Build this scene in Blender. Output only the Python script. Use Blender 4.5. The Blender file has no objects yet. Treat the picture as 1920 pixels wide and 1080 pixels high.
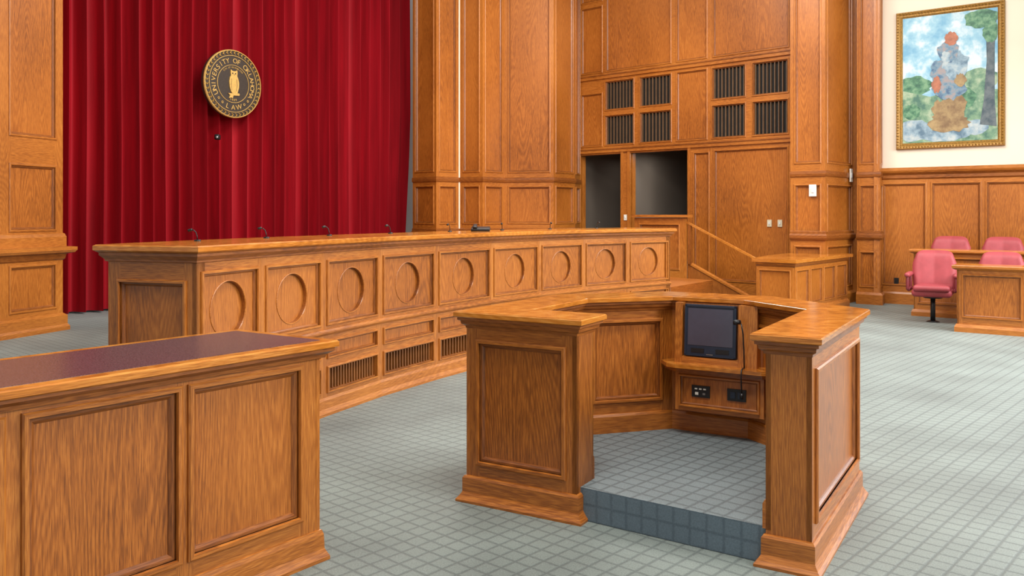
import bpy, bmesh, math, random
from mathutils import Vector, Matrix
random.seed(4)
scene=bpy.context.scene
COL=scene.collection
scene.view_settings.view_transform='Standard'

# ---------------------------------------------------------------- materials
def srgb(r,g,b):
    f=lambda c:(c/255/12.92) if c/255<=.04045 else ((c/255+.055)/1.055)**2.4
    return (f(r),f(g),f(b),1)
class NT:
    def __init__(s,name):
        s.m=bpy.data.materials.new(name); s.m.use_nodes=True
        s.t=s.m.node_tree; s.b=s.t.nodes['Principled BSDF']
    def n(s,ty,**k):
        x=s.t.nodes.new(ty)
        for a,v in k.items(): setattr(x,a,v)
        return x
    def l(s,a,b): s.t.links.new(a,b)
    def math(s,op,a,b=None,c=None,clamp=False):
        x=s.n('ShaderNodeMath',operation=op); x.use_clamp=clamp
        for i,v in enumerate((a,b,c)):
            if v is None: continue
            if isinstance(v,(int,float)): x.inputs[i].default_value=v
            else: s.l(v,x.inputs[i])
        return x.outputs[0]
    def vmul(s,v,t):
        x=s.n('ShaderNodeVectorMath',operation='MULTIPLY'); s.l(v,x.inputs[0]); x.inputs[1].default_value=t
        return x.outputs[0]
    def noise(s,v,scale=1,detail=2,rough=.5):
        x=s.n('ShaderNodeTexNoise'); s.l(v,x.inputs['Vector']); x.inputs['Scale'].default_value=scale
        x.inputs['Detail'].default_value=detail; x.inputs['Roughness'].default_value=rough
        return x.outputs['Fac']
    def ramp(s,f,stops):
        x=s.n('ShaderNodeValToRGB'); s.l(f,x.inputs[0]); e=x.color_ramp.elements
        while len(e)<len(stops): e.new(.5)
        for i,(p,c) in enumerate(stops): e[i].position=p; e[i].color=c
        return x.outputs[0]
    def bump(s,h,st,d=.01):
        x=s.n('ShaderNodeBump'); s.l(h,x.inputs['Height']); x.inputs['Strength'].default_value=st; x.inputs['Distance'].default_value=d
        s.l(x.outputs[0],s.b.inputs['Normal'])
def plain(name,c,rough=.5,metal=0,var=.08,scale=30,emit=0):
    t=NT(name); g=t.n('ShaderNodeNewGeometry')
    f=t.noise(g.outputs['Position'],scale,2)
    a=tuple(max(0,x*(1-var)) for x in c[:3])+(1,); b=tuple(min(1,x*(1+var)) for x in c[:3])+(1,)
    t.l(t.ramp(f,[(.3,a),(.7,b)]),t.b.inputs['Base Color'])
    t.b.inputs['Roughness'].default_value=rough; t.b.inputs['Metallic'].default_value=metal
    return t.m
def wood(name,horiz=False,dark=(130,70,20),mid=(174,103,36),light=(198,128,54),rough=.36,cath=0.0):
    t=NT(name); g=t.n('ShaderNodeNewGeometry'); oi=t.n('ShaderNodeObjectInfo')
    add=t.n('ShaderNodeVectorMath',operation='ADD'); t.l(g.outputs['Position'],add.inputs[0])
    r=t.math('MULTIPLY',oi.outputs['Random'],17.0)
    cx=t.n('ShaderNodeCombineXYZ'); t.l(r,cx.inputs[0]); t.l(r,cx.inputs[2]); t.l(cx.outputs[0],add.inputs[1])
    p=add.outputs[0]
    if not horiz: s1,s2,s4=(3.4,3.4,.36),(320,320,13.0),(120,120,4.0)
    else: s1,s2,s4=(.36,.36,3.4),(13,13,320),(4.0,4.0,120)
    n1=t.noise(t.vmul(p,s1),1,.3,.3)
    ring=t.math('SINE',t.math('MULTIPLY',n1,300.0))
    ring=t.math('MULTIPLY_ADD',ring,.5,.5)
    n2=t.noise(t.vmul(p,s2),1,2,.6)
    n3=t.noise(t.vmul(p,(.9,.9,.7)),1,2)
    n4=t.noise(t.vmul(p,s4),1,3,.6)
    m=t.n('ShaderNodeMapRange'); t.l(n2,m.inputs[0]); m.inputs[1].default_value=.38; m.inputs[2].default_value=.58
    pore=t.math('MULTIPLY',m.outputs[0],t.math('MULTIPLY_ADD',ring,.6,.4))
    f=t.math('MULTIPLY',pore,.22)
    f=t.math('MULTIPLY_ADD',n2,.14,f)
    f=t.math('MULTIPLY_ADD',ring,cath,f)
    f=t.math('MULTIPLY_ADD',n3,.38,f)
    f=t.math('MULTIPLY_ADD',n4,.24,f)
    f=t.math('MULTIPLY_ADD',oi.outputs['Random'],.05,f)
    t.l(t.ramp(f,[(.32,srgb(*dark)),(.52,srgb(*mid)),(.76,srgb(*light))]),t.b.inputs['Base Color'])
    t.b.inputs['Roughness'].default_value=rough
    t.b.inputs['Coat Weight'].default_value=.15; t.b.inputs['Coat Roughness'].default_value=.2
    t.bump(n2,.08,.002)
    return t.m
WV=wood('oak_vertical'); WH=wood('oak_horizontal',True)
WM=wood('oak_moulding_shaded',True,(98,50,14),(140,78,26),(170,102,42))  # darkened oak: shade of the panel crevices put into the moulding colour
WMV=wood('oak_moulding_upright_shaded',False,(98,50,14),(140,78,26),(170,102,42))  # same painted crevice shade, upright grain
WP=wood('oak_panel',False,(114,60,16),(166,95,32),(192,119,48),cath=.03)
WT=wood('oak_counter',True,(144,82,26),(190,116,42),(210,144,68),rough=.15)
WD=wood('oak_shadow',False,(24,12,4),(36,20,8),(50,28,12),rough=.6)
WS=wood('oak_slat',False,(84,44,12),(120,70,24),(150,90,36))
VERT={WH:WV,WM:WMV}
E1=(.673,.74); E2=(.74,-.673)
def carpet(name,c,riser=False,pitch=.088,k=.58,lo=.55,hi=1.42,bs=.5):
    t=NT(name); g=t.n('ShaderNodeNewGeometry')
    def dot(v):
        x=t.n('ShaderNodeVectorMath',operation='DOT_PRODUCT'); t.l(g.outputs['Position'],x.inputs[0]); x.inputs[1].default_value=v
        return x.outputs['Value']
    nw=t.noise(g.outputs['Position'],70,3,.7)
    def line(v):
        v=t.math('MULTIPLY_ADD',t.math('SUBTRACT',nw,.5),.014,v)
        a=t.math('FRACT',t.math('DIVIDE',v,pitch)); a=t.math('ABSOLUTE',t.math('SUBTRACT',a,.5))
        m=t.n('ShaderNodeMapRange'); m.interpolation_type='SMOOTHSTEP'
        t.l(a,m.inputs[0]); m.inputs[1].default_value=.36; m.inputs[2].default_value=.49; return m.outputs[0]
    if riser: l1=line(dot((.85,-.53,0))); l2=line(dot((0,0,1)))
    else: l1=line(dot((E1[0],E1[1],0))); l2=line(dot((E2[0],E2[1],0)))
    ln=t.math('MAXIMUM',l1,l2)
    n=t.noise(g.outputs['Position'],150,4,.85); n0=t.noise(g.outputs['Position'],1.2,2)
    base=t.ramp(t.math('MULTIPLY_ADD',n0,.3,t.math('MULTIPLY',n,.7)),[(.38,tuple(x*lo for x in c[:3])+(1,)),(.62,tuple(x*hi for x in c[:3])+(1,))])
    mx=t.n('ShaderNodeMix',data_type='RGBA'); mx.blend_type='MULTIPLY'
    t.l(ln,mx.inputs[0]); t.l(base,mx.inputs[6]); mx.inputs[7].default_value=(k*.97,k,k*1.03,1)
    t.l(mx.outputs[2],t.b.inputs['Base Color']); t.b.inputs['Roughness'].default_value=.6
    t.b.inputs['Sheen Weight'].default_value=.15
    h=t.math('MULTIPLY_ADD',n,.8,t.math('MULTIPLY',t.math('SUBTRACT',1,ln),.6)); t.bump(h,bs,.006)
    return t.m
CARP=carpet('carpet_grid',srgb(116,127,122)); CARP2=carpet('carpet_platform',srgb(112,126,130),k=.5); RISER=carpet('carpet_riser',srgb(94,112,124),True,pitch=.08,k=.72,lo=.75,hi=1.25,bs=.15)
def cloth(name,c,d):
    t=NT(name); g=t.n('ShaderNodeNewGeometry'); f=t.noise(t.vmul(g.outputs['Position'],(9,9,.5)),1,3)
    t.l(t.ramp(f,[(.3,d),(.7,c)]),t.b.inputs['Base Color']); t.b.inputs['Roughness'].default_value=.7; t.b.inputs['Specular IOR Level'].default_value=.25
    n=t.noise(g.outputs['Position'],200,2); t.bump(n,.2,.003); return t.m
RED=cloth('curtain_velvet',srgb(168,12,30),srgb(134,6,20))
LEATH=plain('red_leather',srgb(158,62,68),.55,0,.08,12)
LEATH2=plain('red_leather_arm',srgb(116,38,44),.5,0,.10,12)
CREAM=plain('cream_paint',srgb(232,218,198),.8,0,.02,2)
GREY=plain('grey_paint',srgb(206,212,216),.8,0,.03,2)
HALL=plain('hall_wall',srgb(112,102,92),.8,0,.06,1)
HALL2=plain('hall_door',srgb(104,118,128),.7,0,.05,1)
BLACK=plain('black_plastic',srgb(22,22,24),.4,0,.1)
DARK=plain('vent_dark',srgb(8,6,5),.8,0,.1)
SLAT=plain('vent_slat',srgb(96,72,50),.6,0,.12,10)
NAVY=plain('monitor_bezel',srgb(28,40,58),.4,0,.08)
SCREEN=plain('monitor_screen',srgb(70,70,84),.2,0,.04)
WHITE=plain('white_plastic',srgb(232,230,220),.45,0,.03)
GOLD=plain('gold_gilt',srgb(208,168,92),.45,.25,.2,60)
GOLD2=plain('old_gold_frame',srgb(156,116,52),.45,.3,.35,50)
BRONZE=plain('dark_bronze',srgb(54,44,36),.5,.1,.15,40)
MAT_TOP=plain('plum_inlay',srgb(88,64,68),.24,0,.5,170)
STEEL=plain('grey_metal',srgb(150,150,150),.3,.8,.05)

# ---------------------------------------------------------------- mesh builder
class MB:
    def __init__(s): s.v=[];s.f=[];s.m=[];s.sm=[];s.mats=[]
    def mi(s,m):
        if m not in s.mats: s.mats.append(m)
        return s.mats.index(m)
    def add(s,vs,fs,mat,smooth=False):
        o=len(s.v); s.v+= [tuple(v) for v in vs]; i=s.mi(mat)
        for f in fs: s.f.append([o+k for k in f]); s.m.append(i); s.sm.append(smooth)
    def obj(s,name,parent=None,base=(0,0,0),rot=0,label=None,world=True):
        base=Vector(base)
        me=bpy.data.meshes.new(name)
        vs=[Vector(v)-base for v in s.v] if world else s.v
        me.from_pydata([tuple(v) for v in vs],[],s.f)
        for m in s.mats: me.materials.append(m)
        for p,mi,sm in zip(me.polygons,s.m,s.sm): p.material_index=mi; p.use_smooth=sm
        bm=bmesh.new(); bm.from_mesh(me); bmesh.ops.recalc_face_normals(bm,faces=bm.faces); bm.to_mesh(me); bm.free()
        o=bpy.data.objects.new(name,me); COL.objects.link(o)
        if parent: 
            o.parent=parent; o.location=(0,0,0)
        else: o.location=base; o.rotation_euler[2]=rot
        if label: o['label']=label
        return o
def top(o,label,cat,group=None):
    o['label']=label; o['category']=cat
    if group: o['group']=group
    return o
def empty(name,base,label,cat,rot=0,group=None):
    o=bpy.data.objects.new(name,None); COL.objects.link(o); o.location=base; o.rotation_euler[2]=rot; o.empty_display_size=.1
    return top(o,label,cat,group)
def struct(o): o['kind']='structure'; return o
class Fr:
    def __init__(s,p,q):
        s.p=Vector(p[:2]); d=Vector(q[:2])-s.p; s.L=d.length; s.e=d.normalized(); s.n=Vector((s.e.y,-s.e.x))
    def __call__(s,a,z,n=0):
        r=s.p+s.e*a+s.n*n; return (r.x,r.y,z)
CF=[(0,1,2,3),(7,6,5,4),(0,4,5,1),(1,5,6,2),(2,6,7,3),(3,7,4,0)]
def box(mb,F,s0,s1,z0,z1,n0,n1,mat):
    if s1-s0<1e-5 or z1-z0<1e-5: return
    vs=[F(a,z,n) for n in (n0,n1) for a,z in ((s0,z0),(s1,z0),(s1,z1),(s0,z1))]
    mb.add(vs,CF,mat)
def loops(mb,F,rect,prof,mat,cap=None):
    s0,s1,z0,z1=rect; vs=[]
    for o,n in prof: vs+=[F(s0-o,z0-o,n),F(s1+o,z0-o,n),F(s1+o,z1+o,n),F(s0-o,z1+o,n)]
    for ks,mt in (((0,2),mat),((1,3),VERT.get(mat,mat))):
        fs=[]
        for i in range(len(prof)-1):
            for k in ks: a=i*4+k;b=i*4+(k+1)%4; fs.append((a,b,b+4,a+4))
        mb.add(vs,fs,mt)
    if cap:
        i=(len(prof)-1)*4; mb.add(vs[i:i+4],[(0,1,2,3)],cap)
def mold(mb,F,rect,dp=.02,n=0,w=.024,mat=None,cap=None):
    loops(mb,F,rect,[(w*.7,n-.002),(w*.7,n+.008),(w*.5,n+.014),(w*.1,n+.014),(0,n+.004)],WH)
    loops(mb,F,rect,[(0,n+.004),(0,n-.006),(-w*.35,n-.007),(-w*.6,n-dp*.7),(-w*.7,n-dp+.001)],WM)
    s0,s1,z0,z1=rect
    if cap: mb.add([F(s0,z0,n-dp+.001),F(s1,z0,n-dp+.001),F(s1,z1,n-dp+.001),F(s0,z1,n-dp+.001)],[(0,1,2,3)],cap)
def fill(mb,F,s0,s1,z0,z1,holes,n0,n1,vm=None,hm=None):
    vm=vm or WV; hm=hm or WH
    bs=sorted(set([s0,s1]+[min(max(x,s0),s1) for h in holes for x in h[:2]]))
    for a,b in zip(bs,bs[1:]):
        m=(a+b)/2; hs=sorted([h for h in holes if h[0]<m<h[1]],key=lambda h:h[2])
        if not hs: box(mb,F,a,b,z0,z1,n0,n1,vm); continue
        z=z0
        for h in hs:
            if h[2]>z: box(mb,F,a,b,z,min(h[2],z1),n0,n1,hm)
            z=max(z,h[3])
        if z<z1: box(mb,F,a,b,z,z1,n0,n1,hm)
def pface(mb,F,s0,s1,z0,z1,panels,voids=(),dp=.025,n=0,w=.03,thick=0,pm=None):
    pm=pm or WP
    fill(mb,F,s0,s1,z0,z1,list(panels)+list(voids),n-dp,n)
    if thick: fill(mb,F,s0,s1,z0,z1,list(voids),n-dp-thick,n-dp)
    for r in panels: mold(mb,F,r,dp,n,w,WV,pm)
def offs(path,d,closed=False):
    P=[Vector(p[:2]) for p in path]; N=len(P); out=[]
    for i in range(N):
        es=[]
        if closed or i>0: es.append((P[i]-P[i-1]).normalized())
        if closed or i<N-1: es.append((P[(i+1)%N]-P[i]).normalized())
        ns=[Vector((e.y,-e.x)) for e in es]
        if len(ns)==1: out.append(P[i]+ns[0]*d)
        else:
            m=(ns[0]+ns[1]); m=m/ max(.35,(1+ns[0].dot(ns[1]))); out.append(P[i]+m*d)
    return out
def sweep(mb,path,prof,mat,closed=False,smooth=False):
    N=len(path); vs=[]
    for d,z in prof:
        for p in offs(path,d,closed): vs.append((p.x,p.y,z))
    fs=[]
    for i in range(len(prof)-1):
        for k in range(N if closed else N-1):
            a=i*N+k;b=i*N+(k+1)%N; fs.append((a,b,b+N,a+N))
    if not closed:
        fs.append([i*N for i in range(len(prof))]); fs.append([i*N+N-1 for i in range(len(prof))])
    mb.add(vs,fs,mat,smooth)
def ribbon(mb,fr,bk,z0,z1,mat):
    n=len(fr); vs=[(p[0],p[1],z) for z in (z0,z1) for q in (fr,bk) for p in q]
    f0,b0,f1,b1=0,n,2*n,3*n; fs=[]
    for i in range(n-1):
        fs+= [(f1+i,f1+i+1,b1+i+1,b1+i),(f0+i,f0+i+1,b0+i+1,b0+i),(f0+i,f0+i+1,f1+i+1,f1+i),(b0+i,b0+i+1,b1+i+1,b1+i)]
    fs+=[(f0,b0,b1,f1),(f0+n-1,b0+n-1,b1+n-1,f1+n-1)]
    mb.add(vs,fs,mat)
def prism(mb,poly,z0,z1,mat,topmat=None):
    n=len(poly); vs=[(p[0],p[1],z) for z in (z0,z1) for p in poly]
    mb.add(vs,[(i,(i+1)%n,n+(i+1)%n,n+i) for i in range(n)]+[list(range(n))],mat)
    mb.add([(p[0],p[1],z1) for p in poly],[list(range(n))],topmat or mat)
def tube(mb,pts,r,mat,seg=8,r2=None):
    pts=[Vector(p) for p in pts]; vs=[];n=len(pts)
    for i,p in enumerate(pts):
        t=(pts[min(i+1,n-1)]-pts[max(i-1,0)]).normalized()
        u=t.orthogonal().normalized() if i==0 else (u-t*u.dot(t)).normalized()
        w=t.cross(u); rr=r if r2 is None else r+(r2-r)*i/(n-1)
        for k in range(seg):
            a=2*math.pi*k/seg; q=p+(u*math.cos(a)+w*math.sin(a))*rr; vs.append(tuple(q))
    fs=[(i*seg+k,i*seg+(k+1)%seg,(i+1)*seg+(k+1)%seg,(i+1)*seg+k) for i in range(n-1) for k in range(seg)]
    fs+=[list(range(seg)),list(range((n-1)*seg,n*seg))]
    mb.add(vs,fs,mat,True)
def rbox(mb,c,size,r,mat,M=None,seg=3):
    bm=bmesh.new(); bmesh.ops.create_cube(bm,size=1)
    for v in bm.verts: v.co=Vector((v.co.x*size[0],v.co.y*size[1],v.co.z*size[2]))
    bmesh.ops.bevel(bm,geom=list(bm.edges),offset=r,segments=seg,affect='EDGES',profile=.5)
    T=Matrix.Translation(Vector(c)) @ (M or Matrix.Identity(4))
    bm.verts.ensure_lookup_table()
    vs=[tuple(T@v.co) for v in bm.verts]; fs=[[v.index for v in f.verts] for f in bm.faces]
    mb.add(vs,fs,mat,True); bm.free()

# ---------------------------------------------------------------- camera
HC=1.5
cam=bpy.data.cameras.new('camera'); co=bpy.data.objects.new('camera',cam); COL.objects.link(co)
co.location=(0,0,HC); co.rotation_euler=(math.pi/2,0,0); cam.sensor_width=36; cam.lens=30.0
cam.shift_y=-140/1920; cam.clip_end=200; scene.camera=co

# ---------------------------------------------------------------- floor
mb=MB(); prism(mb,[(-9,-1),(12,-1),(12,22),(-9,22)],-.1,0,CARP); struct(mb.obj('floor'))

# ---------------------------------------------------------------- wall with vents and doorways
W=Fr((1.37,17.5),(1.37+.74*5.4,17.5-.673*5.4))
ZT=7.0
mb=MB()
vents=[(a,b,z0,z1) for a,b in ((.669,1.345),(1.492,2.183),(3.05,3.69),(3.84,4.48)) for z0,z1 in ((2.86,3.44),(3.56,4.12))]
panels=[(.08,.58,2.86,3.9),(2.32,2.93,2.86,4.12),(2.68,2.97,.3,2.60),(3.10,4.47,.3,2.62),
 (.08,.58,4.34,5.65),(.70,2.17,4.34,6.6),(2.32,2.93,4.34,6.6),(3.08,4.48,4.34,6.6),(.08,.58,5.78,6.6)]
voids=[(.04,1.054,0,2.68),(1.27,2.55,0,2.68)]
pface(mb,W,-.05,4.75,0,ZT,panels+[],voids+vents,thick=0,w=.036)
fill(mb,W,-.05,4.75,0,ZT,voids,-.18,-.07,WV,WH)
for v in vents: mold(mb,W,v,.03,0,.03,WV)
for z in (2.74,4.22): box(mb,W,-.05,4.7,z-.03,z+.03,0,.035,WH); box(mb,W,-.05,4.7,z+.03,z+.05,0,.05,WM)
for v in voids:
    s0,s1,_,z1=v
    box(mb,W,s0-.06,s0,0,z1+.05,0,.025,WV); box(mb,W,s1,s1+.06,0,z1+.05,0,.025,WV)
wall=struct(mb.obj('wall_back'))
for v in vents:
    mb=MB(); s0,s1,z0,z1=v
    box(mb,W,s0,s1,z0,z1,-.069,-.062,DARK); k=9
    for i in range(k):
        c=s0+(i+.5)*(s1-s0)/k; box(mb,W,c-.008,c+.008,z0,z1,-.06,-.02,SLAT)
    b=W((s0+s1)/2,z0,-.04)
    top(mb.obj('air_vent',base=b),'dark slatted rectangular air vent set in oak panelling','vent','air vents in the panelled wall')
mb=MB()
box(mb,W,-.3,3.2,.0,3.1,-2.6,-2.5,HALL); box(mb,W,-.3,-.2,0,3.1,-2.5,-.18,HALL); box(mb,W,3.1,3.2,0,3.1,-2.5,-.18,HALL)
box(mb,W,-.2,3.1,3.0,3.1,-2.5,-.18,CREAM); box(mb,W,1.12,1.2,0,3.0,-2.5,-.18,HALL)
box(mb,W,-.2,3.1,0,.5,-2.5,-.18,CARP2)
struct(mb.obj('wall_hall'))
mb=MB(); D=Fr(W(2.05,0,-1.3)[:2],W(2.95,0,-1.1)[:2]); pface(mb,D,0,1.0,.5,2.95,[(.12,.88,.7,2.8)],thick=.03,pm=HALL2)
for i in range(len(mb.m)): mb.m[i]=0
mb.mats=[HALL2]; struct(mb.obj('door_1'))

# ---------------------------------------------------------------- piers
def pier(name,pts,panelspec,z1=ZT,zb=0.0):
    mb=MB()
    for i in range(len(pts)-1):
        F=Fr(pts[i],pts[i+1]); L=F.L; m=.09 if L>.4 else .06
        pface(mb,F,0,L,zb,z1,[(m,L-m,a,b) for a,b in panelspec],dp=.03,w=.038,thick=.06)
    pr=[(0,1.06),(.03,1.07),(.045,1.1),(.045,1.14),(.02,1.17),(.02,1.2),(0,1.22)]
    sweep(mb,pts,pr,WM)
    sweep(mb,pts,[(0,zb),(.05,zb),(.05,zb+.16),(.02,zb+.2),(0,zb+.2)],WH)
    sweep(mb,pts,[(0,2.09),(.02,2.1),(.025,2.14),(.02,2.18),(0,2.19)],WM)
    return struct(mb.obj(name))
PS=[(.3,.95),(1.32,2.0),(2.3,6.4)]
pier('trim_1',[(4.58,14.04),(5.01,13.65),(5.81,14.53)],[(.3,.95),(1.12,1.95),(2.33,6.4)])
pier('trim_2',[(5.74,14.2),(6.02,13.97),(6.2,14.3)],[(.3,.85),(1.1,1.95),(2.33,6.4)])
mb=MB(); F=Fr((5.5,14.75),(6.1,14.3)); box(mb,F,0,.75,0,ZT,-.1,0,WV); struct(mb.obj('wall_recess'))
pier('trim_3',[(-1.907,16.4),(-1.411,15.9),(-1.015,16.3)],PS)
pier('trim_4',[(-.995,16.3),(-.55,16.0),(-.144,16.5),(.79,16.2),(1.25,16.9),(1.40,17.5)],PS)
mb=MB(); F=Fr((-1.018,16.3),(-.99,16.3)); box(mb,F,0,.026,0,ZT,-.05,.008,CREAM); struct(mb.obj('trim_light_gap'))  # cream strip painted in for the light showing between the piers
mb=MB(); F=Fr((-7.4,12.5),(-1.9,18.55)); box(mb,F,0,F.L,0,ZT,-.1,0,GREY); struct(mb.obj('wall_curtain_side'))
L0=(-6.35,9.12); L1=(-5.79,11.0)
mb=MB(); F=Fr(L0,L1)
rows=[(.31,.84),(1.30,2.08),(2.46,6.4)]
pface(mb,F,0,F.L,0,ZT,[(a,b,z0,z1) for a,b in ((.2,.95),(1.17,1.83)) for z0,z1 in rows],thick=.5,w=.04)
pth=[L0,L1,tuple(Vector(L1)-F.n*.5)]
sweep(mb,pth,[(0,.9),(.02,.92),(.03,.98),(.10,1.0)],WM); sweep(mb,pth,[(.10,1.0),(.12,1.03),(.12,1.07),(.03,1.08),(.03,1.2),(.015,1.24),(0,1.25)],WH)
sweep(mb,pth,[(0,0),(.06,0),(.06,.05),(.04,.08),(.04,.19),(0,.22)],WH)
struct(mb.obj('wall_left_pier'))
R=Fr((6.17,14.3),(6.17+.8*4,14.3-.6*4))
mb=MB()
pface(mb,R,0,4,0,2.1,[(a,b,.33,1.98) for a,b in ((.05,.69),(.8,1.48),(1.58,2.26),(2.36,3.04),(3.14,3.85))],thick=.08,w=.04)
box(mb,R,0,4,2.1,ZT,-.1,0,CREAM)
rp=[R(0,0)[:2],R(4,0)[:2]]
sweep(mb,rp,[(0,2.06),(.03,2.08),(.03,2.13),(.07,2.17)],WM); sweep(mb,rp,[(.07,2.17),(.09,2.2),(.09,2.25),(0,2.25)],WH)
sweep(mb,rp,[(0,0),(.03,0),(.03,.17),(.015,.2),(0,.2)],WH)
struct(mb.obj('wall_right'))

# ---------------------------------------------------------------- curtain
mb=MB(); c0=Vector((-7.0,12.23)); cd=Vector((.673,.74)).normalized(); cn=Vector((cd.y,-cd.x)); LC=7.12
N=1800; NZ=8; vs=[]; fs=[]
ph=[random.uniform(0,6) for _ in range(6)]
for j in range(NZ+1):
    zz=.03+(ZT-.05)*j/NZ
    for i in range(N+1):
        s=LC*i/N; w=s+.03*math.sin(s*2.3+ph[0])+.013*math.sin(s*6.1+ph[3])+.010*math.sin(zz*.9+s*2)
        q=math.sin(2*math.pi*w/.24)
        amp=.14*(1+.18*math.sin(s*5.3+ph[4]))
        a=amp*q+.014*math.sin(2*math.pi*w/.10+ph[1])+.02*math.sin(s*3.3+ph[2])
        ss=s+.028*math.cos(2*math.pi*w/.24)
        if s>LC-.8 and zz<3.2: ss=ss-(s-LC+.8)/.8*.06*(3.2-zz)
        p=c0+cd*ss+cn*(a+.1); vs.append((p.x,p.y,zz))
for j in range(NZ):
    for i in range(N): a=j*(N+1)+i; fs.append((a,a+1,a+N+2,a+N+1))
mb.add(vs,fs,RED,True)
top(mb.obj('stage_curtain',base=(c0.x,c0.y,0)),'deep red pleated velvet curtain hanging to the floor','curtain')

# ---------------------------------------------------------------- seal
sc=Vector((-4.68,14.26)); tdir=Vector((.565,.825)).normalized()
S=Fr(sc,sc+tdir); SZ=3.66; RR=.57
seal=empty('wall_seal',(sc.x,sc.y,SZ),'round bronze and gold university law seal with owl on red curtain','seal')
def P(x,y,n): return S(x,SZ+y,n)
def disc(mb,prof,mat,seg=96,cap=True,smooth=False):
    vs=[P(r*math.cos(2*math.pi*k/seg),r*math.sin(2*math.pi*k/seg),n) for r,n in prof for k in range(seg)]
    fs=[(i*seg+k,i*seg+(k+1)%seg,(i+1)*seg+(k+1)%seg,(i+1)*seg+k) for i in range(len(prof)-1) for k in range(seg)]
    mb.add(vs,fs,mat,smooth)
    if cap: mb.add(vs[-seg:],[list(range(seg))],mat)
mb=MB(); disc(mb,[(.2,-.05),(RR-.01,-.05),(RR-.01,.03),(.46,.03)],BRONZE); mb.obj('backing_disc',seal,seal.location)
mb=MB(); disc(mb,[(RR-.01,0),(RR,.03),(RR-.01,.05),(RR-.02,.05),(RR-.02,.03)],GOLD,cap=False)
disc(mb,[(.475,.03),(.475,.042),(.467,.042),(.467,.03)],GOLD,cap=False)
for k in range(44):
    a=2*math.pi*k/44
    for sgn in (-1,1):
        def q(t,wd,n):
            r=.518+sgn*(.028*t); ang=a-.09*t
            return P((r+wd)*math.cos(ang),(r+wd)*math.sin(ang),n)
        mb.add([q(0,0,.04),q(.4,.012,.046),q(1,0,.04),q(.5,-.010,.046),q(.5,0,.06)],[(0,1,4),(1,2,4),(2,3,4),(3,0,4)],GOLD)
mb.obj('wreath_rim',seal,seal.location,label='gilded leaf wreath rim')
mb=MB(); disc(mb,[(.316,.03),(.316,.04),(.309,.04),(.309,.03)],GOLD,cap=False); mb.obj('inner_ring',seal,seal.location,label='thin gold ring')
def arc(txt,r,a0,a1,sg=1):
    n=len(txt)
    def place(i):
        a=math.radians(a0+(a1-a0)*i/(n-1)) 
        def f(x,y):
            X=x; Y=sg*r+y; an=a-sg*math.pi/2
            return (X*math.cos(an)-Y*math.sin(an), X*math.sin(an)+Y*math.cos(an))
        return f
    return place
def glyphs(txt,size,mat,place):
    mb=MB()
    def flush():
        if mb.v: mb.obj('lettering',seal,seal.location,label='raised gold lettering')
    for i,ch in enumerate(txt+' '):
        if ch==' ':
            flush(); mb=MB(); continue
        cu=bpy.data.curves.new('t','FONT'); cu.body=ch; cu.size=size; cu.align_x='CENTER'; cu.extrude=.002; cu.offset=-size*.004
        ob=bpy.data.objects.new('t',cu); COL.objects.link(ob); bpy.context.view_layer.update()
        me=bpy.data.meshes.new_from_object(ob)
        f=place(i); vs=[]
        for v in me.vertices:
            X,Y=f(v.co.x*1.05,v.co.y); vs.append(P(X,Y,.034+v.co.z))
        mb.add(vs,[list(p.vertices) for p in me.polygons],mat)
        bpy.data.objects.remove(ob); bpy.data.curves.remove(cu); bpy.data.meshes.remove(me)
for t,sz,pl in (('UNIVERSITY OF OKLAHOMA',.115,(.350,207,-27)),('LAW',.115,(.43,253,287,-1)),('1909',.052,(.285,258,282,-1)),('CIVI ET REIPUBLICAE',.036,(.262,132,48))):
    glyphs(t,sz,GOLD,arc(t,*pl))
for a in (222,236,304,318):
    mb=MB()
    r=.39; cx,cy=r*math.cos(math.radians(a)),r*math.sin(math.radians(a)); seg=16
    vs=[P(cx+q*math.cos(2*math.pi*k/seg),cy+q*math.sin(2*math.pi*k/seg),.042) for q in (.02,.012) for k in range(seg)]
    mb.add(vs,[(k,(k+1)%seg,seg+(k+1)%seg,seg+k) for k in range(seg)],GOLD)
    mb.obj('ring_ornament',seal,seal.location,label='small gold ring')
mb=MB()
def poly(mb,pts,n0,n1,mat):
    k=len(pts); vs=[P(x*1.05+.005,y*1.12-.02,n) for n in (n0,n1) for x,y in pts]
    mb.add(vs,[(i,(i+1)%k,k+(i+1)%k,k+i) for i in range(k)]+[list(range(k)),list(range(k,2*k))],mat)
owl=[(-.06,.228),(-.03,.208),(.03,.208),(.06,.228),(.068,.18),(.06,.14),(.082,.10),(.096,.04),(.094,-.03),(.075,-.09),(.06,-.145),(.035,-.125),(-.02,-.13),(-.055,-.10),(-.08,-.03),(-.088,.05),(-.074,.11),(-.056,.14),(-.062,.18)]
poly(mb,owl,.03,.05,GOLD)
poly(mb,[(-.11,-.13),(.10,-.115),(.11,-.135),(.10,-.15),(0,-.155),(-.04,-.19),(-.09,-.2),(-.07,-.155)],.03,.048,GOLD)
poly(mb,[(-.03,-.12),(-.0,-.12),(-.02,-.2),(-.04,-.19)],.03,.046,GOLD)
for sx in (-.026,.028):
    seg=12; poly(mb,[(sx+.013*math.cos(2*math.pi*k/seg),.172+.012*math.sin(2*math.pi*k/seg)) for k in range(seg)],.05,.0515,BRONZE)
poly(mb,[(-.005,.16),(.008,.16),(.002,.142)],.05,.054,BRONZE)
poly(mb,[(.048,.09),(.054,.09),(.062,0),(.048,-.09),(.043,-.09),(.055,0)],.05,.0513,BRONZE)
poly(mb,[(-.044,.09),(-.05,.09),(-.058,0),(-.042,-.08),(-.037,-.08),(-.052,0)],.05,.0513,BRONZE)
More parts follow.
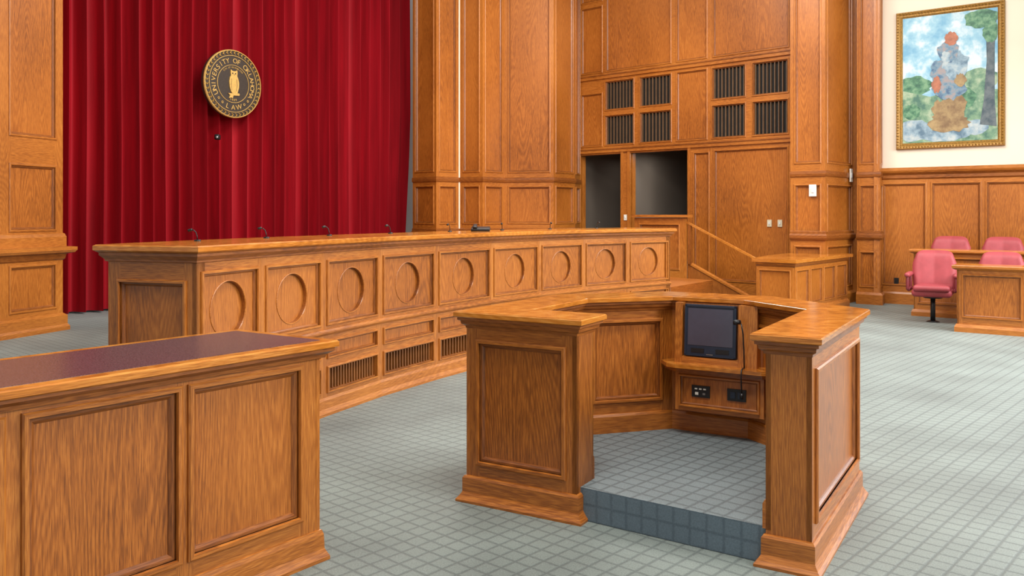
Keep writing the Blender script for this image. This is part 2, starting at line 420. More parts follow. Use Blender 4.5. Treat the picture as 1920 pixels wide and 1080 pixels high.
mb.obj('owl_emblem',seal,seal.location,label='gold owl perched on a branch')
q=Vector((-4.80,13.91)); z=1.5+(400-258)*14.0/1600
cm=empty('security_camera',(q.x,q.y,z),'small black camera mounted on red curtain below the seal','camera')
mb=MB(); rbox(mb,(q.x,q.y,z),(.08,.10,.09),.02,BLACK); mb.obj('camera_body',cm,cm.location)
mb=MB(); tube(mb,[(q.x+.01,q.y-.04,z),(q.x+.02,q.y-.09,z-.01)],.032,BLACK,16); tube(mb,[(q.x+.02,q.y-.09,z-.01),(q.x+.022,q.y-.10,z-.01)],.022,STEEL,16); mb.obj('lens',cm,cm.location)
mb=MB(); tube(mb,[(q.x,q.y+.02,z+.02),(q.x-.03,q.y+.12,z+.04)],.015,BLACK); mb.obj('bracket',cm,cm.location)

# ---------------------------------------------------------------- judges bench
B=[(-1.83,4.97),(-1.61,5.63),(-1.35,6.3),(-1.04,6.99),(-.645,7.71),(-.165,8.5),(.335,9.2),(.86,9.79),(1.44,10.32),(2.08,10.85)]
bench=empty('judge_bench',(B[4][0],B[4][1],0),'long curved oak judges bench with round recessed panels and grilles','bench')
HB=1.31; DEP=.75
def loop(path,a,b,endin=0):
    P0=[Vector(p) for p in path]
    if endin:
        P0[0]=P0[0]+(P0[1]-P0[0]).normalized()*endin; P0[-1]=P0[-1]+(P0[-2]-P0[-1]).normalized()*endin
    return [p for p in offs(P0,a)],[p for p in offs(P0,b)]
def area(p): return sum(p[i][0]*p[(i+1)%len(p)][1]-p[(i+1)%len(p)][0]*p[i][1] for i in range(len(p)))
def ccw(p): return p if area(p)>0 else list(reversed(p))
fr,bk=loop(B,0,-DEP)
mb=MB(); ribbon(mb,fr,bk,HB-.04,HB,WT)
cl=ccw([tuple(p) for p in list(reversed(fr))+bk])
sweep(mb,cl,[(-.001,HB-.001),(.012,HB-.008),(.012,HB-.034),(0,HB-.042)],WT,True)
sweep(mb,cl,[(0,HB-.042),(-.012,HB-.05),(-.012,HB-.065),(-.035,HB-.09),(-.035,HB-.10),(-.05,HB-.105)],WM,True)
mb.obj('counter_top',bench,bench.location,label='polished oak top with moulded edge')
fb,bb=loop(B,-.12,-DEP+.05,.12); ff,_=loop(B,-.05,-1,.05)
mb=MB(); ribbon(mb,fb,bb,0,HB-.05,WV); mb.obj('carcass',bench,bench.location)
mb=MB(); c2=ccw([tuple(p) for p in list(reversed(ff))+loop(B,0,-DEP+.05,.05)[1]])
sweep(mb,c2,[(-.03,0),(.03,0),(.03,.02),(.012,.05),(.01,.11),(0,.13),(-.03,.13)],WH,True); mb.obj('base_moulding',bench,bench.location)
mb=MB()
sweep(mb,ff,[(-.01,.59),(.01,.594),(.024,.61),(.024,.622),(.01,.636),(-.01,.64)],WH)
mb.obj('belt_moulding',bench,bench.location)
for i in range(9):
    F=Fr(ff[i],ff[i+1]); L=F.L; m=.055
    z0,z1=.68,1.135; rect=(m,L-m,z0,z1); st=(m,L-m,.43,.54); gr=(m,L-m,.175,.345)
    mb=MB(); fill(mb,F,0,L,.02,HB-.09,[rect,st,gr],-.03,0); mold(mb,F,st,.024,0,.022,WH,WP)
    mb.obj('frame',bench,bench.location)
    mb=MB(); mold(mb,F,rect,.02,0,.026,WH)
    cs=L/2; cz=(z0+z1)/2-.005; r=.172; seg=56; inn=[];out=[];dp=-.0195
    for k in range(seg):
        a=2*math.pi*k/seg; dx,dz=math.cos(a),math.sin(a)
        inn.append(F(cs+r*dx,cz+r*dz,dp))
        tx=((L-m-cs)/dx if dx>0 else (m-cs)/dx) if abs(dx)>1e-6 else 1e9
        tz=((z1-cz)/dz if dz>0 else (z0-cz)/dz) if abs(dz)>1e-6 else 1e9
        tt=min(tx,tz); out.append(F(cs+tt*dx,cz+tt*dz,dp))
    mb.add(inn+out,[(k,(k+1)%seg,seg+(k+1)%seg,seg+k) for k in range(seg)],WP)
    for sx,sz in ((m,z0),(L-m,z0),(m,z1),(L-m,z1)):
        c=Vector(F(sx,sz,dp)); o=sorted(out,key=lambda q:(Vector(q)-c).length)[:2]; mb.add([tuple(c),o[0],o[1]],[(0,1,2)],WP)
    def rg(rr,mat,sm,cap):
        vs=[F(cs+q*math.cos(2*math.pi*k/seg),cz+q*math.sin(2*math.pi*k/seg),n) for q,n in rr for k in range(seg)]
        mb.add(vs,[(j*seg+k,j*seg+(k+1)%seg,(j+1)*seg+(k+1)%seg,(j+1)*seg+k) for j in range(len(rr)-1) for k in range(seg)],mat,sm)
        if cap: mb.add(vs[-seg:],[list(range(seg))],cap)
    rg([(r+.009,dp),(r+.008,dp+.004),(r+.003,dp+.005),(r,dp)],WH,False,None); rg([(r,dp),(r,dp-.027)],WMV,False,WP)
    mb.obj('round_panel',bench,bench.location)
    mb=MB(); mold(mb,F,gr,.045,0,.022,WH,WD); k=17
    for j in range(k):
        c=m+.02+(j+.5)*(L-2*m-.04)/k; box(mb,F,c-.008,c+.008,gr[2]+.01,gr[3]-.01,-.042,-.012,WS)
    mb.obj('vent_grille',bench,bench.location)
bq=loop(B,0,-DEP+.05,.05)[1]
for a,b in ((bq[0],ff[0]),(ff[-1],bq[-1])):
    F=Fr(a,b); mb=MB(); pface(mb,F,0,F.L,.02,HB-.09,[(.09,F.L-.09,.2,1.08)],dp=.025,w=.03,thick=.05); mb.obj('end_panel',bench,bench.location)
bo=offs(B,-.57)
micm=None
for k,i in enumerate(range(1,9)):
    p=bo[i]
    e=empty('microphone',(p.x,p.y,HB),'slim black gooseneck microphone standing on the judges bench','microphone',rot=.3*k,group='bench microphones')
    e.scale=(.52,.52,.5)
    if micm is None:
        mb=MB(); tube(mb,[(0,0,0),(0,0,.008),(0,0,.02)],.045,BLACK,20,.04); a=mb.obj('base',e,world=False)
        mb=MB(); pts=[(-.0,0,.02),(-.005,0,.07),(-.02,0,.12),(-.05,0,.15),(-.075,0,.155)]; tube(mb,pts,.007,BLACK); b=mb.obj('gooseneck',e,world=False)
        mb=MB(); tube(mb,[(-.07,0,.156),(-.08,0,.155),(-.10,0,.150),(-.12,0,.142)],.018,BLACK,12,.02); c=mb.obj('microphone_head',e,world=False)
        micm=(a,b,c)
    else:
        for o in micm:
            d=o.copy(); d.parent=e; COL.objects.link(d)
p=offs(B,-.45)[5].lerp(offs(B,-.45)[6],.4)
ph=empty('desk_phone',(p.x,p.y,HB),'flat black desk device lying on the judges bench','phone')
mb=MB(); rbox(mb,(0,0,.025),(.2,.16,.03),.008,BLACK,Matrix.Rotation(.15,4,'X')); mb.obj('phone_body',ph,world=False)
mb=MB(); rbox(mb,(-.06,0,.055),(.045,.17,.025),.01,BLACK,Matrix.Rotation(.15,4,'X')); mb.obj('handset',ph,world=False)

# ---------------------------------------------------------------- dais and stairs
mb=MB()
bi=[tuple(p) for p in offs(B,-DEP)]
prism(mb,[bi[0],*bi[1:],(2.15,11.55),(3.0,12.75),(2.35,13.55),(.6,16.0),(-1.0,15.6),(-3.0,14.4),(-4.3,10.5)],0,.5,WM,WP)
top(mb.obj('dais_platform'),'raised oak dais platform behind the judges bench','platform')
mb=MB()
prism(mb,[(2.17,11.5),(2.5,11.25),(3.2,12.12),(2.88,12.45)],0,.34,WM,WT)
prism(mb,[(2.5,11.25),(2.75,11.1),(3.42,11.92),(3.2,12.12)],0,.17,WM,WT)
top(mb.obj('dais_steps'),'low oak steps leading up to the dais','steps')
G=Fr((.56,16.6),(.56+.74*5,16.6-.673*5))
rail=empty('stair_railing',G(3.2,0,0),'oak half wall and sloping handrail beside stairs to the doorways','railing')
mb=MB()
pface(mb,G,2.18,3.2,0,1.42,[(2.3,3.08,.55,1.3)],thick=.05,dp=.02,w=.028)
mb.obj('half_wall',rail,rail.location)
def slopebox(mb,s0,s1,f0,f1,n0,n1,mat):
    vs=[G(a,z,n) for n in (n0,n1) for a,z in ((s0,f0(s0)),(s1,f0(s1)),(s1,f1(s1)),(s0,f1(s0)))]; mb.add(vs,CF,mat)
sl=lambda s:1.30-(s-3.25)*.46
mb=MB(); slopebox(mb,3.2,4.5,lambda s:0,lambda s:sl(s)-.66,-.16,-.10,WP)
slopebox(mb,3.2,4.5,lambda s:sl(s)-.68,lambda s:sl(s)-.645,-.18,-.08,WH)
slopebox(mb,3.2,4.5,lambda s:0,lambda s:max(.02,sl(s)-.70),-.10,-.09,WMV)
mb.obj('stair_stringer',rail,rail.location,label='panelled oak stair side')
for a in (3.22,4.46):
    mb=MB(); slopebox(mb,a,a+.05,lambda s:sl(s)-.66,lambda s:sl(s)-.0,-.11,-.06,WMV); mb.obj('newel_post',rail,rail.location)
mb=MB(); box(mb,G,2.14,3.28,1.43,1.475,-.12,.04,WH); mb.obj('cap_rail',rail,rail.location)
mb=MB(); slopebox(mb,3.20,4.64,lambda s:sl(s)+.005,lambda s:sl(s)+.038,-.11,-.06,WT)
mb.obj('handrail',rail,rail.location)

# ---------------------------------------------------------------- low panelled partition box by pier
lb=empty('low_cabinet',(4.4,13.0,0),'low oak panelled partition cabinet with flat top beside pier','cabinet')
mb=MB(); bodyp=[(3.55,12.36),(3.96,12.0),(5.36,13.7),(4.98,13.55),(4.52,13.95),(4.0,13.2)]
prism(mb,bodyp,0,.78,WV); 
for a,b,ps in ((bodyp[0],bodyp[1],1),(bodyp[1],bodyp[2],4)):
    F=Fr(a,b); w=F.L/ps
    pface(mb,F,0,F.L,.0,.78,[(i*w+.05,(i+1)*w-.05,.2,.68) for i in range(ps)],dp=.02,n=.02,w=.026)
sweep(mb,bodyp[:3],[(.02,0),(.06,0),(.06,.1),(.03,.14),(.02,.14)],WH)
mb.obj('cabinet_body',lb,lb.location)
mb=MB(); prism(mb,[(3.47,12.36),(3.96,11.9),(5.5,13.76),(5.36,13.84),(4.98,13.55),(4.52,13.95),(3.96,13.2)],.80,.85,WT)
sweep(mb,bodyp[:3],[(.02,.74),(.04,.76),(.05,.79),(.05,.80),(.02,.80)],WM); mb.obj('cabinet_top',lb,lb.location)

# ---------------------------------------------------------------- witness stand
PATH=[(.33,4.08),(-.30,4.45),(.27,5.36),(1.03,5.58),(1.60,5.25),(1.90,4.54),(1.26,3.48)]
cen=Vector((.8,4.6)); t0=Fr(PATH[0],PATH[1])
if (Vector(PATH[0])-cen).dot(t0.n)<=0: PATH=list(reversed(PATH))
HP=.99
ws=empty('witness_stand',(.9,4.5,0),'octagonal oak witness stand with panelled walls and carpeted step','witness stand')
fr,bk=loop(PATH,0,-.285)
mb=MB(); ribbon(mb,fr,bk,HP-.03,HP,WT)
cl=ccw([tuple(p) for p in list(reversed(fr))+bk])
sweep(mb,cl,[(-.002,HP-.001),(.005,HP-.005),(.005,HP-.026),(0,HP-.03)],WT,True)
sweep(mb,cl,[(0,HP-.03),(-.010,HP-.033),(-.010,HP-.045),(-.022,HP-.05),(-.024,HP-.066),(-.040,HP-.076),(-.042,HP-.088),(-.06,HP-.092)],WM,True)
mb.obj('counter_top',ws,ws.location,label='polished oak ledge with moulded edge')
fo,bo2=loop(PATH,-.045,-.235,.045); fi,bi2=loop(PATH,-.068,-.212,.068)
mb=MB(); ribbon(mb,fi,bi2,0,HP-.05,WP); mb.obj('wall_core',ws,ws.location)
c2=ccw([tuple(p) for p in list(reversed(fo))+bo2])
mb=MB()
sweep(mb,c2,[(-.02,0),(.042,0),(.042,.012),(.030,.026),(.018,.045),(.016,.05),(.016,.120),(.008,.132),(0,.134),(-.02,.134)],WH,True)
sweep(mb,list(reversed(bo2)),[(-.02,.155),(.014,.155),(.014,.26),(.006,.275),(-.02,.28)],WH)
mb.obj('base_moulding',ws,ws.location)
for i in range(len(fo)-1):
    F=Fr(fo[i],fo[i+1]); L=F.L; mb=MB(); pface(mb,F,0,L,.1,HP-.07,[(.08,L-.08,.215,.825)],dp=.022,w=.032); mb.obj('outer_panel',ws,ws.location)
for i in range(len(bo2)-1):
    F=Fr(bo2[i+1],bo2[i]); L=F.L; mb=MB()
    if L>.2: pface(mb,F,0,L,.15,HP-.07,[(.085,L-.085,.36,.83)],dp=.022,w=.03)
    mb.obj('inner_panel',ws,ws.location)
for a,b in ((fo[0],bo2[0]),(bo2[-1],fo[-1])):
    F=Fr(a,b); m=(Vector(a)+Vector(b))/2; inn=Vector(fo[1 if a==fo[0] else -2])
    if (m-inn).dot(F.n)<0: F=Fr(b,a)
    mb=MB(); box(mb,F,0,F.L,.1,HP-.07,-.024,0,WV); mb.obj('end_post',ws,ws.location)
mb=MB()
A=Vector((.33,4.08)); Bp=Vector((1.26,3.48)); dd=(Bp-A).normalized(); nn=Vector((-dd.y,dd.x))
a0=A+nn*.085-dd*.06; b0=Bp+nn*.05-dd*.2
order=list(bi2) if (Vector(bi2[0])-b0).length<(Vector(bi2[-1])-b0).length else list(reversed(bi2))
plat=[tuple(a0),tuple(b0)]+[tuple(p) for p in order[1:-1]]
prism(mb,plat,.002,.16,RISER,CARP2); mb.obj('carpeted_platform',ws,ws.location,label='grey-blue carpeted step platform')
idx=PATH.index((1.03,5.58)); j=PATH.index((1.60,5.25))
M=Fr(Vector(bo2[idx]),Vector(bo2[j])); ML=M.L
mb=MB()
def tb(s0,s1,z0,z1,nb,nf0,nf1,mat):
    vs=[M(s0,z0,nb),M(s1,z0,nb),M(s1,z1,nb),M(s0,z1,nb),M(s0,z0,nf0),M(s1,z0,nf0),M(s1,z1,nf1),M(s0,z1,nf1)]
    mb.add(vs,CF,mat)
tb(.09,.47,.595,.955,0,.085,.065,WMV)
tb(.06,.105,.595,.958,0,.125,.105,WV); tb(.445,.555,.595,.958,0,.125,.105,WV); tb(.105,.445,.595,.636,0,.125,.12,WH)
mb.obj('monitor_housing',ws,ws.location)
mb=MB()
def shelf(e,z0,z1,mat):
    prism(mb,[M(.0,0,0),M(-.02-e,0,.08),M(.05-e,0,.16+e),M(.09,0,.18+e),M(.60,0,.18+e),M(.64+e,0,.16+e),M(.68+e,0,.08),M(.66,0,0)],z0,z1,mat)
shelf(.022,.575,.597,WT); shelf(.0,.55,.575,WM)
mb.obj('monitor_shelf',ws,ws.location)
mb=MB(); box(mb,M,.07,.60,.315,.55,0,.12,WMV); pface(mb,M,.07,.60,.315,.55,[(.105,.565,.35,.52)],dp=.015,n=.14,w=.018); mb.obj('outlet_box',ws,ws.location,label='projecting framed oak outlet box')
for s in (.225,.44):
    n=.126
    mb=MB(); box(mb,M,s-.055,s+.055,.40,.47,n,n+.007,BLACK)
    if s<.3:
        for k in range(3): box(mb,M,s-.036+k*.026,s-.020+k*.026,.446,.454,n+.007,n+.0085,WHITE)
        box(mb,M,s-.034,s-.014,.414,.430,n+.007,n+.0085,WHITE); box(mb,M,s+.012,s+.028,.416,.428,n+.007,n+.0085,STEEL)
    else:
        for k in (-.022,.022): box(mb,M,s+k-.014,s+k+.014,.415,.453,n+.007,n+.011,NAVY)
    mb.obj('outlet_plate',ws,ws.location,label='black outlet plate')
def face(z): return .09-(z-.595)/.36*.02
def mfr(s0,s1,z0,z1,d0,d1,mat,mbx):
    vs=[M(s,z,face(z)+d) for d in (d0,d1) for s,z in ((s0,z0),(s1,z0),(s1,z1),(s0,z1))]; mbx.add(vs,CF,mat)
mc=.275; mw=.156; mz0=.644; mz1=.95
mon=empty('monitor',M(mc,mz0,.1),'small square dark computer monitor set in witness stand','monitor')
mb=MB(); mfr(mc-mw,mc+mw,mz0,mz1,.004,.03,NAVY,mb)
for a,b,c_,d_ in ((mc-mw,mc-mw+.012,mz0,mz1),(mc+mw-.012,mc+mw,mz0,mz1),(mc-mw,mc+mw,mz1-.012,mz1),(mc-mw,mc+mw,mz0,mz0+.008)): mfr(a,b,c_,d_,.03,.034,NAVY,mb)
mb.obj('bezel',mon,mon.location,label='dark blue-black monitor bezel')
mb=MB(); mfr(mc-mw+.020,mc+mw-.020,mz0+.064,mz1-.022,.03,.0315,SCREEN,mb); mb.obj('screen',mon,mon.location,label='dull blue-grey screen')
for s in (mc-.115,mc+.035):
    mb=MB(); mfr(s,s+.08,mz0+.022,mz0+.046,.03,.033,BLACK,mb); mb.obj('speaker_grille',mon,mon.location)
mb=MB(); mfr(mc-.02,mc+.02,mz0+.010,mz0+.015,.034,.0355,STEEL,mb); mb.obj('badge',mon,mon.location)
mic=empty('microphone',M(.5,.6,.15),'black gooseneck microphone with hanging cable at witness stand','microphone')
mb=MB(); tube(mb,[M(.49,.60,.15),M(.49,.70,.16),M(.485,.80,.16),M(.475,.86,.16)],.004,BLACK); mb.obj('gooseneck',mic,mic.location)
mb=MB(); tube(mb,[M(.443,.868,.20),M(.457,.87,.188),M(.472,.87,.175)],.014,BLACK,12); mb.obj('microphone_head',mic,mic.location)
mb=MB(); tube(mb,[M(.49,.605,.17),M(.49,.60,.215),M(.49,.56,.222),M(.492,.47,.215)],.004,BLACK); tube(mb,[M(.492,.465,.215),M(.492,.435,.215)],.011,BLACK); mb.obj('cable',mic,mic.location)

# ---------------------------------------------------------------- counsel table
nr=Vector((-.76,3.71)); fl=Vector((-1.30,4.05)); dv=Vector((-.825,-1.07)).normalized(); LT=2.6
nl=nr+dv*LT; fll=fl+dv*LT; HT=.95
ct=empty('counsel_table',((nr.x+fll.x)/2,(nr.y+fll.y)/2,0),'oak panelled counsel table with dark plum inlaid top','table')
poly4=ccw([tuple(nl),tuple(nr),tuple(fl),tuple(fll)])
mb=MB(); prism(mb,[tuple(p) for p in poly4],HT-.03,HT,WT)
sweep(mb,poly4,[(-.001,HT),(.006,HT-.006),(.006,HT-.028),(-.006,HT-.034)],WT,True)
sweep(mb,poly4,[(-.006,HT-.034),(-.006,HT-.045),(-.03,HT-.06),(-.034,HT-.075),(-.06,HT-.078)],WM,True)
mb.obj('table_top',ct,ct.location,label='oak top border with moulded edge')
mb=MB(); prism(mb,[tuple(p) for p in offs(poly4,-.05,True)],HT-.005,HT+.002,MAT_TOP); mb.obj('top_inlay',ct,ct.location,label='glossy dark plum writing surface')
b4=[tuple(p) for p in offs(poly4,-.05,True)]; b5=[tuple(p) for p in offs(poly4,-.07,True)]
mb=MB(); prism(mb,b5,0,HT-.03,WV)
for i in range(4):
    F=Fr(b4[i],b4[(i+1)%4]); L=F.L
    if L>1:
        fr_right=(Vector(b4[(i+1)%4])-nr).length<.3
        ps=[((L-hi,L-lo) if fr_right else (lo,hi))+(.215,.835) for lo,hi in ((.115,.605),(.675,1.19),(1.285,1.80),(1.87,2.35))]
    else: ps=[(.09,L-.09,.215,.835)]
    pface(mb,F,0,L,.0,HT-.05,ps,dp=.02,w=.034)
mb.obj('table_body',ct,ct.location)
mb=MB(); sweep(mb,b4,[(-.01,0),(.030,0),(.030,.015),(.020,.035),(.014,.05),(.012,.11),(.006,.13),(-.01,.135)],WH,True); mb.obj('base_moulding',ct,ct.location)

# ---------------------------------------------------------------- jury desks and chairs
def desk(name,p,q,depth,z0,h,npan,label):
    F=Fr(p,q); L=F.L; d=empty(name,F(L/2,z0,-depth/2),label,'desk')
    pc=ccw([F(0,0,0)[:2],F(L,0,0)[:2],F(L,0,-depth)[:2],F(0,0,-depth)[:2]]); b=[tuple(v) for v in offs(pc,-.05,True)]; bb=[tuple(v) for v in offs(pc,-.07,True)]
    mb=MB(); prism(mb,pc,z0+h-.035,z0+h,WT); sweep(mb,pc,[(0,z0+h-.001),(.006,z0+h-.008),(.006,z0+h-.034),(-.02,z0+h-.055),(-.06,z0+h-.07)],WH,True); mb.obj('desk_top',d,d.location)
    mb=MB(); prism(mb,bb,z0,z0+h-.03,WV)
    for i in range(4):
        G2=Fr(b[i],b[(i+1)%4]); l=G2.L; k=npan if l>1 else 1; w=l/k
        pface(mb,G2,0,l,z0,z0+h-.05,[(m*w+.07,(m+1)*w-.07,z0+.2,z0+h-.13) for m in range(k)],dp=.02,w=.028)
    mb.obj('desk_body',d,d.location)
    mb=MB(); sweep(mb,b,[(-.01,z0),(.03,z0),(.03,z0+.06),(.012,z0+.1),(-.01,z0+.1)],WH,True); mb.obj('base_moulding',d,d.location)
jd=Vector((.8,-.6))
p=Vector((5.58,10.82)); desk('jury_desk',p,p+jd*2.4,.45,0,.845,3,'oak panelled front row jury desk beside red chair')
p=Vector((5.82,12.5)); desk('jury_desk',p,p+jd*3.0,.4,.001,.975,3,'taller oak panelled back row jury desk')
mb=MB(); q=[p+Vector((.6,.8))*.42, p+jd*3+Vector((.6,.8))*.42, p+jd*3+Vector((.6,.8))*1.05, p+Vector((.6,.8))*1.05]
prism(mb,[tuple(v) for v in q],0,.17,WH,CARP2); top(mb.obj('jury_platform'),'raised carpeted platform under back row of chairs','platform')
chair_parts=None
def chair(loc,rot,label):
    global chair_parts
    e=empty('swivel_chair',loc,label,'chair',rot=rot,group='red jury chairs')
    if chair_parts: 
        for o in chair_parts:
            d=o.copy(); d.parent=e; COL.objects.link(d)
        return
    cp=[]
    def part(mb,n,lab=None):
        o=mb.obj(n,e,world=False,label=lab); cp.append(o)
    mb=MB(); rbox(mb,(0,0,.41),(.50,.50,.11),.05,LEATH,seg=4); rbox(mb,(0,-.04,.475),(.46,.50,.085),.04,LEATH,seg=4); part(mb,'seat')
    mb=MB()
    vs=[];fs=[];nx,nz=32,20
    for side in (0,1):
        for j in range(nz+1):
            for i in range(nx+1):
                u=i/nx*2-1; v=j/nz
                w=.25+.03*math.sin(v*math.pi*.9)
                zz=.42+.56*v-.045*abs(u)**5*v
                x=u*w*(1-.12*max(0,v-.75)/.25*abs(u)**2)
                puff=(1-abs(u)**6)*(1-abs(2*v-1)**10)
                y=.21+.13*v-.07*u*u + (.06*puff if side else -.07*puff)
                if not side: y-=.010*abs(math.sin(u*math.pi*1.5))*puff
                vs.append((x,y,zz))
    K=(nx+1)*(nz+1)
    for side in (0,1):
        for j in range(nz):
            for i in range(nx):
                a=side*K+j*(nx+1)+i; fs.append((a,a+1,a+nx+2,a+nx+1))
    mb.add(vs,fs,LEATH,True); part(mb,'backrest')
    for sx in (-1,1):
        mb=MB(); rbox(mb,(sx*.30,-.02,.65),(.075,.44,.065),.03,LEATH); rbox(mb,(sx*.30,-.19,.54),(.04,.06,.2),.018,LEATH2); rbox(mb,(sx*.295,.13,.54),(.04,.06,.22),.018,LEATH2); rbox(mb,(sx*.285,-.02,.45),(.04,.36,.05),.015,LEATH2); part(mb,'armrest')
    mb=MB(); tube(mb,[(0,0,.01),(0,0,.37)],.032,BLACK,14); tube(mb,[(0,0,.33),(0,0,.36)],.12,BLACK,14); part(mb,'pedestal',)
    mb=MB(); tube(mb,[(0,0,0),(0,0,.012),(0,0,.02)],.09,BLACK,20,.05); part(mb,'floor_flange')
    chair_parts=cp
crot=math.atan2(-.6,.8)
chair((5.82,11.80,0),crot+.1,'red leather swivel chair with padded arms beside jury desk')
chair((6.46,11.32,0),crot,'red leather swivel chair behind the front jury desk')
chair((6.56,12.85,.17),crot,'red leather swivel chair behind the back jury desk')
chair((7.12,12.43,.17),crot,'red leather swivel chair behind the back jury desk')

# ---------------------------------------------------------------- painting (plain generic stand-in)
pa=empty('framed_painting',R(1.04,2.55,.02),'large gilt framed colourful outdoor painting on cream wall','painting')
s0,s1,z0,z1=.26,1.83,2.55,4.80; fw=.10
mb=MB(); loops(mb,R,(s0+fw,s1-fw,z0+fw,z1-fw),[(fw,.005),(fw,.05),(fw*.85,.07),(fw*.6,.06),(fw*.45,.05),(fw*.25,.055),(fw*.1,.04),(0,.03)],GOLD2)
per=[]
for i in range(34): per.append((s0+.03+(s1-s0-.06)*i/33,z0+.03)); per.append((s0+.03+(s1-s0-.06)*i/33,z1-.03))
for i in range(1,46): per.append((s0+.03,z0+.03+(z1-z0-.06)*i/46)); per.append((s1-.03,z0+.03+(z1-z0-.06)*i/46))
for a,z in per:
    c=[R(a-.018,z,.066),R(a,z-.018,.066),R(a+.018,z,.066),R(a,z+.018,.066),R(a,z,.085)]; mb.add(c,[(0,1,4),(1,2,4),(2,3,4),(3,0,4)],GOLD2)
mb.obj('picture_frame',pa,pa.location,label='ornate gilt frame')
def paint(name,stops,scale=6):
    t=NT(name); g=t.n('ShaderNodeNewGeometry'); f=t.noise(g.outputs['Position'],scale,4,.6)
    t.l(t.ramp(f,stops),t.b.inputs['Base Color']); t.b.inputs['Roughness'].default_value=.55; return t.m
SKY=paint('painted_sky',[(.38,srgb(110,164,194)),(.5,srgb(148,190,208)),(.6,srgb(206,218,224))],2.6)
GRN=paint('painted_grass',[(.35,srgb(70,110,96)),(.5,srgb(112,146,118)),(.65,srgb(158,176,148))],7)
LEAF=paint('painted_leaves',[(.35,srgb(48,92,74)),(.5,srgb(78,126,96)),(.65,srgb(114,154,120))],12)
TRK=paint('painted_trunk',[(.35,srgb(62,78,88)),(.6,srgb(100,110,114))],9)
ROCK=paint('painted_rock',[(.35,srgb(86,114,134)),(.5,srgb(138,162,176)),(.65,srgb(180,190,190))],6)
MASS1=paint('painted_blue_mass',[(.38,srgb(72,98,128)),(.5,srgb(108,138,156)),(.62,srgb(150,140,140))],9)
MASS2=paint('painted_ochre_mass',[(.35,srgb(120,94,66)),(.65,srgb(164,140,98))],8)
MASS3=paint('painted_rust_mass',[(.35,srgb(140,86,66)),(.65,srgb(182,116,88))],8)
mb=MB(); x0,x1,y0,y1=s0+fw,s1-fw,z0+fw,z1-fw; WW=x1-x0; HH=y1-y0; lay=[0.03]
def pp(pts,mat):
    lay[0]+=.0006
    mb.add([R(x0+a*WW,y0+b*HH,lay[0]) for a,b in pts],[list(range(len(pts)))],mat)
def blob(cx,cy,rx,ry,mat,n=22,j=.12):
    pp([(min(.998,max(.002,cx+rx*math.cos(2*math.pi*k/n)*(1+random.uniform(-j,j)))),min(.998,max(.002,cy+ry*math.sin(2*math.pi*k/n)*(1+random.uniform(-j,j))))) for k in range(n)],mat)
pp([(0,0),(1,0),(1,1),(0,1)],SKY)
blob(.12,.45,.2,.08,LEAF); blob(.8,.46,.22,.09,GRN)
pp([(0,0),(1,0),(1,.38),(.6,.40),(.3,.36),(0,.42)],GRN)
blob(.12,.1,.2,.09,ROCK); blob(.45,.05,.25,.05,ROCK); blob(.75,.1,.15,.06,ROCK); blob(.1,.25,.1,.06,LEAF); blob(.66,.33,.12,.08,LEAF)
pp([(.82,.12),(.99,.10),(.97,.3),(.97,.7),(.99,.95),(.88,.95),(.89,.6),(.86,.3)],TRK)
blob(.84,.93,.18,.07,LEAF); blob(.93,.82,.08,.08,LEAF)
for cx,cy,rx,ry,mt in ((.50,.14,.20,.07,MASS2),(.44,.24,.12,.09,MASS2),(.58,.27,.11,.10,MASS2),(.50,.42,.17,.10,MASS1),(.42,.55,.11,.10,MASS1),(.58,.58,.13,.11,ROCK),(.50,.70,.12,.08,MASS1),(.47,.66,.05,.05,ROCK),(.52,.80,.07,.05,MASS3),(.62,.47,.06,.05,MASS2),(.37,.45,.05,.06,MASS3)): blob(cx,cy,rx,ry,mt,24,.2)
mb.obj('canvas',pa,pa.location,label='painted canvas with sky, rocks, meadow and tree')

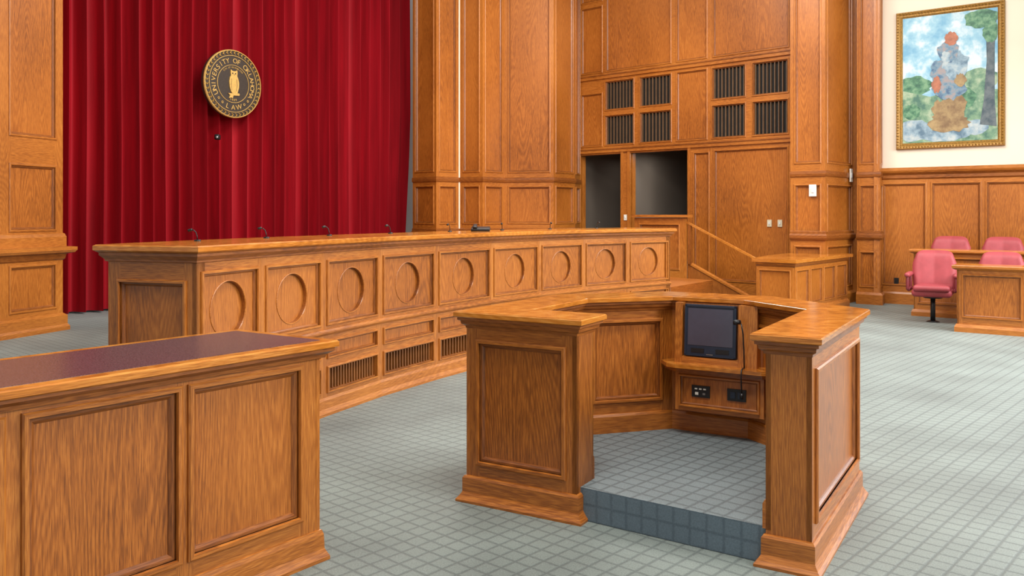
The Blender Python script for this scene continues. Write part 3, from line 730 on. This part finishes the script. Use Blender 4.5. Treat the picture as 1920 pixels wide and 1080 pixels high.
# ---------------------------------------------------------------- wall devices
def plate(name,F,s,z,w,h,n,lab,cat,mat=WHITE,knob=True):
    b=F(s,z,n); e=empty(name,b,lab,cat)
    mb=MB(); box(mb,F,s-w/2,s+w/2,z-h/2,z+h/2,n,n+.015,mat); mb.obj('cover_plate',e,e.location)
    if knob: mb=MB(); box(mb,F,s-w*.15,s+w*.15,z-h*.18,z+h*.18,n+.015,n+.025,mat if mat is BLACK else GREY); mb.obj('switch_button',e,e.location)
SW=plain('cream_plastic',srgb(206,196,168),.45,0,.03)
plate('light_switch',W,4.14,1.33,.08,.12,-.024,'cream wall light switch on oak panel','switch',SW)
plate('light_switch',W,4.33,1.33,.08,.12,-.024,'cream wall light switch on oak panel','switch',SW)
plate('light_switch',W,1.16,1.42,.07,.11,0,'white wall switch between the two dark doorways','switch')
TP=Fr((4.58,14.04),(5.01,13.65))
plate('thermostat',TP,.38,1.87,.12,.19,0,'white wall thermostat on oak pier','thermostat')
T2=Fr((5.01,13.65),(5.81,14.53))
plate('wall_speaker',T2,1.0,2.14,.10,.22,.03,'white rectangular wall device on oak pier','wall device')
plate('wall_outlet',R,.25,.38,.07,.1,-.02,'small black outlet on wainscot','outlet',BLACK)

# ---------------------------------------------------------------- lights
w=bpy.data.worlds.new('World'); scene.world=w; w.use_nodes=True
w.node_tree.nodes['Background'].inputs[0].default_value=(1,.97,.93,1); w.node_tree.nodes['Background'].inputs[1].default_value=.54
def area(loc,size,energy,tgt,col=(1,.95,.88)):
    l=bpy.data.lights.new('unseen_area_light','AREA'); l.shape='RECTANGLE'; l.size=size[0]; l.size_y=size[1]; l.energy=energy; l.color=col  # one name for all unseen area lights
    o=bpy.data.objects.new('unseen_area_light',l); COL.objects.link(o); o.location=loc
    o.rotation_euler=(Vector(tgt)-Vector(loc)).to_track_quat('-Z','Y').to_euler()
area((.5,2.5,6.5),(2,2),340,(0,5.5,0)); area((.5,11,6.8),(5,3),460,(0,11.5,0)); area((-1.5,10,6.6),(1.5,1.5),120,(-4,14,2))
area((8.5,7.5,4.0),(3.5,3.5),820,(4.0,7.0,0),(.96,.98,1)); area((4,10,6.6),(2.5,2.5),220,(5,12,1.5))  # first stands in for unseen windows at right, for floor sheen; second overhead
area((7,0,4.5),(2.5,2.5),520,(-1,14,2.5),(1,.96,.9))  # window-like key light added behind the camera to brighten right-facing faces
l=W(1.9,2.7,-.7); area(l,(.5,.5),6,(l[0],l[1],0)); l=W(.5,2.7,-1.6); area(l,(.3,.3),2,(l[0],l[1],0))  # unseen lights added inside the hall to brighten its interior
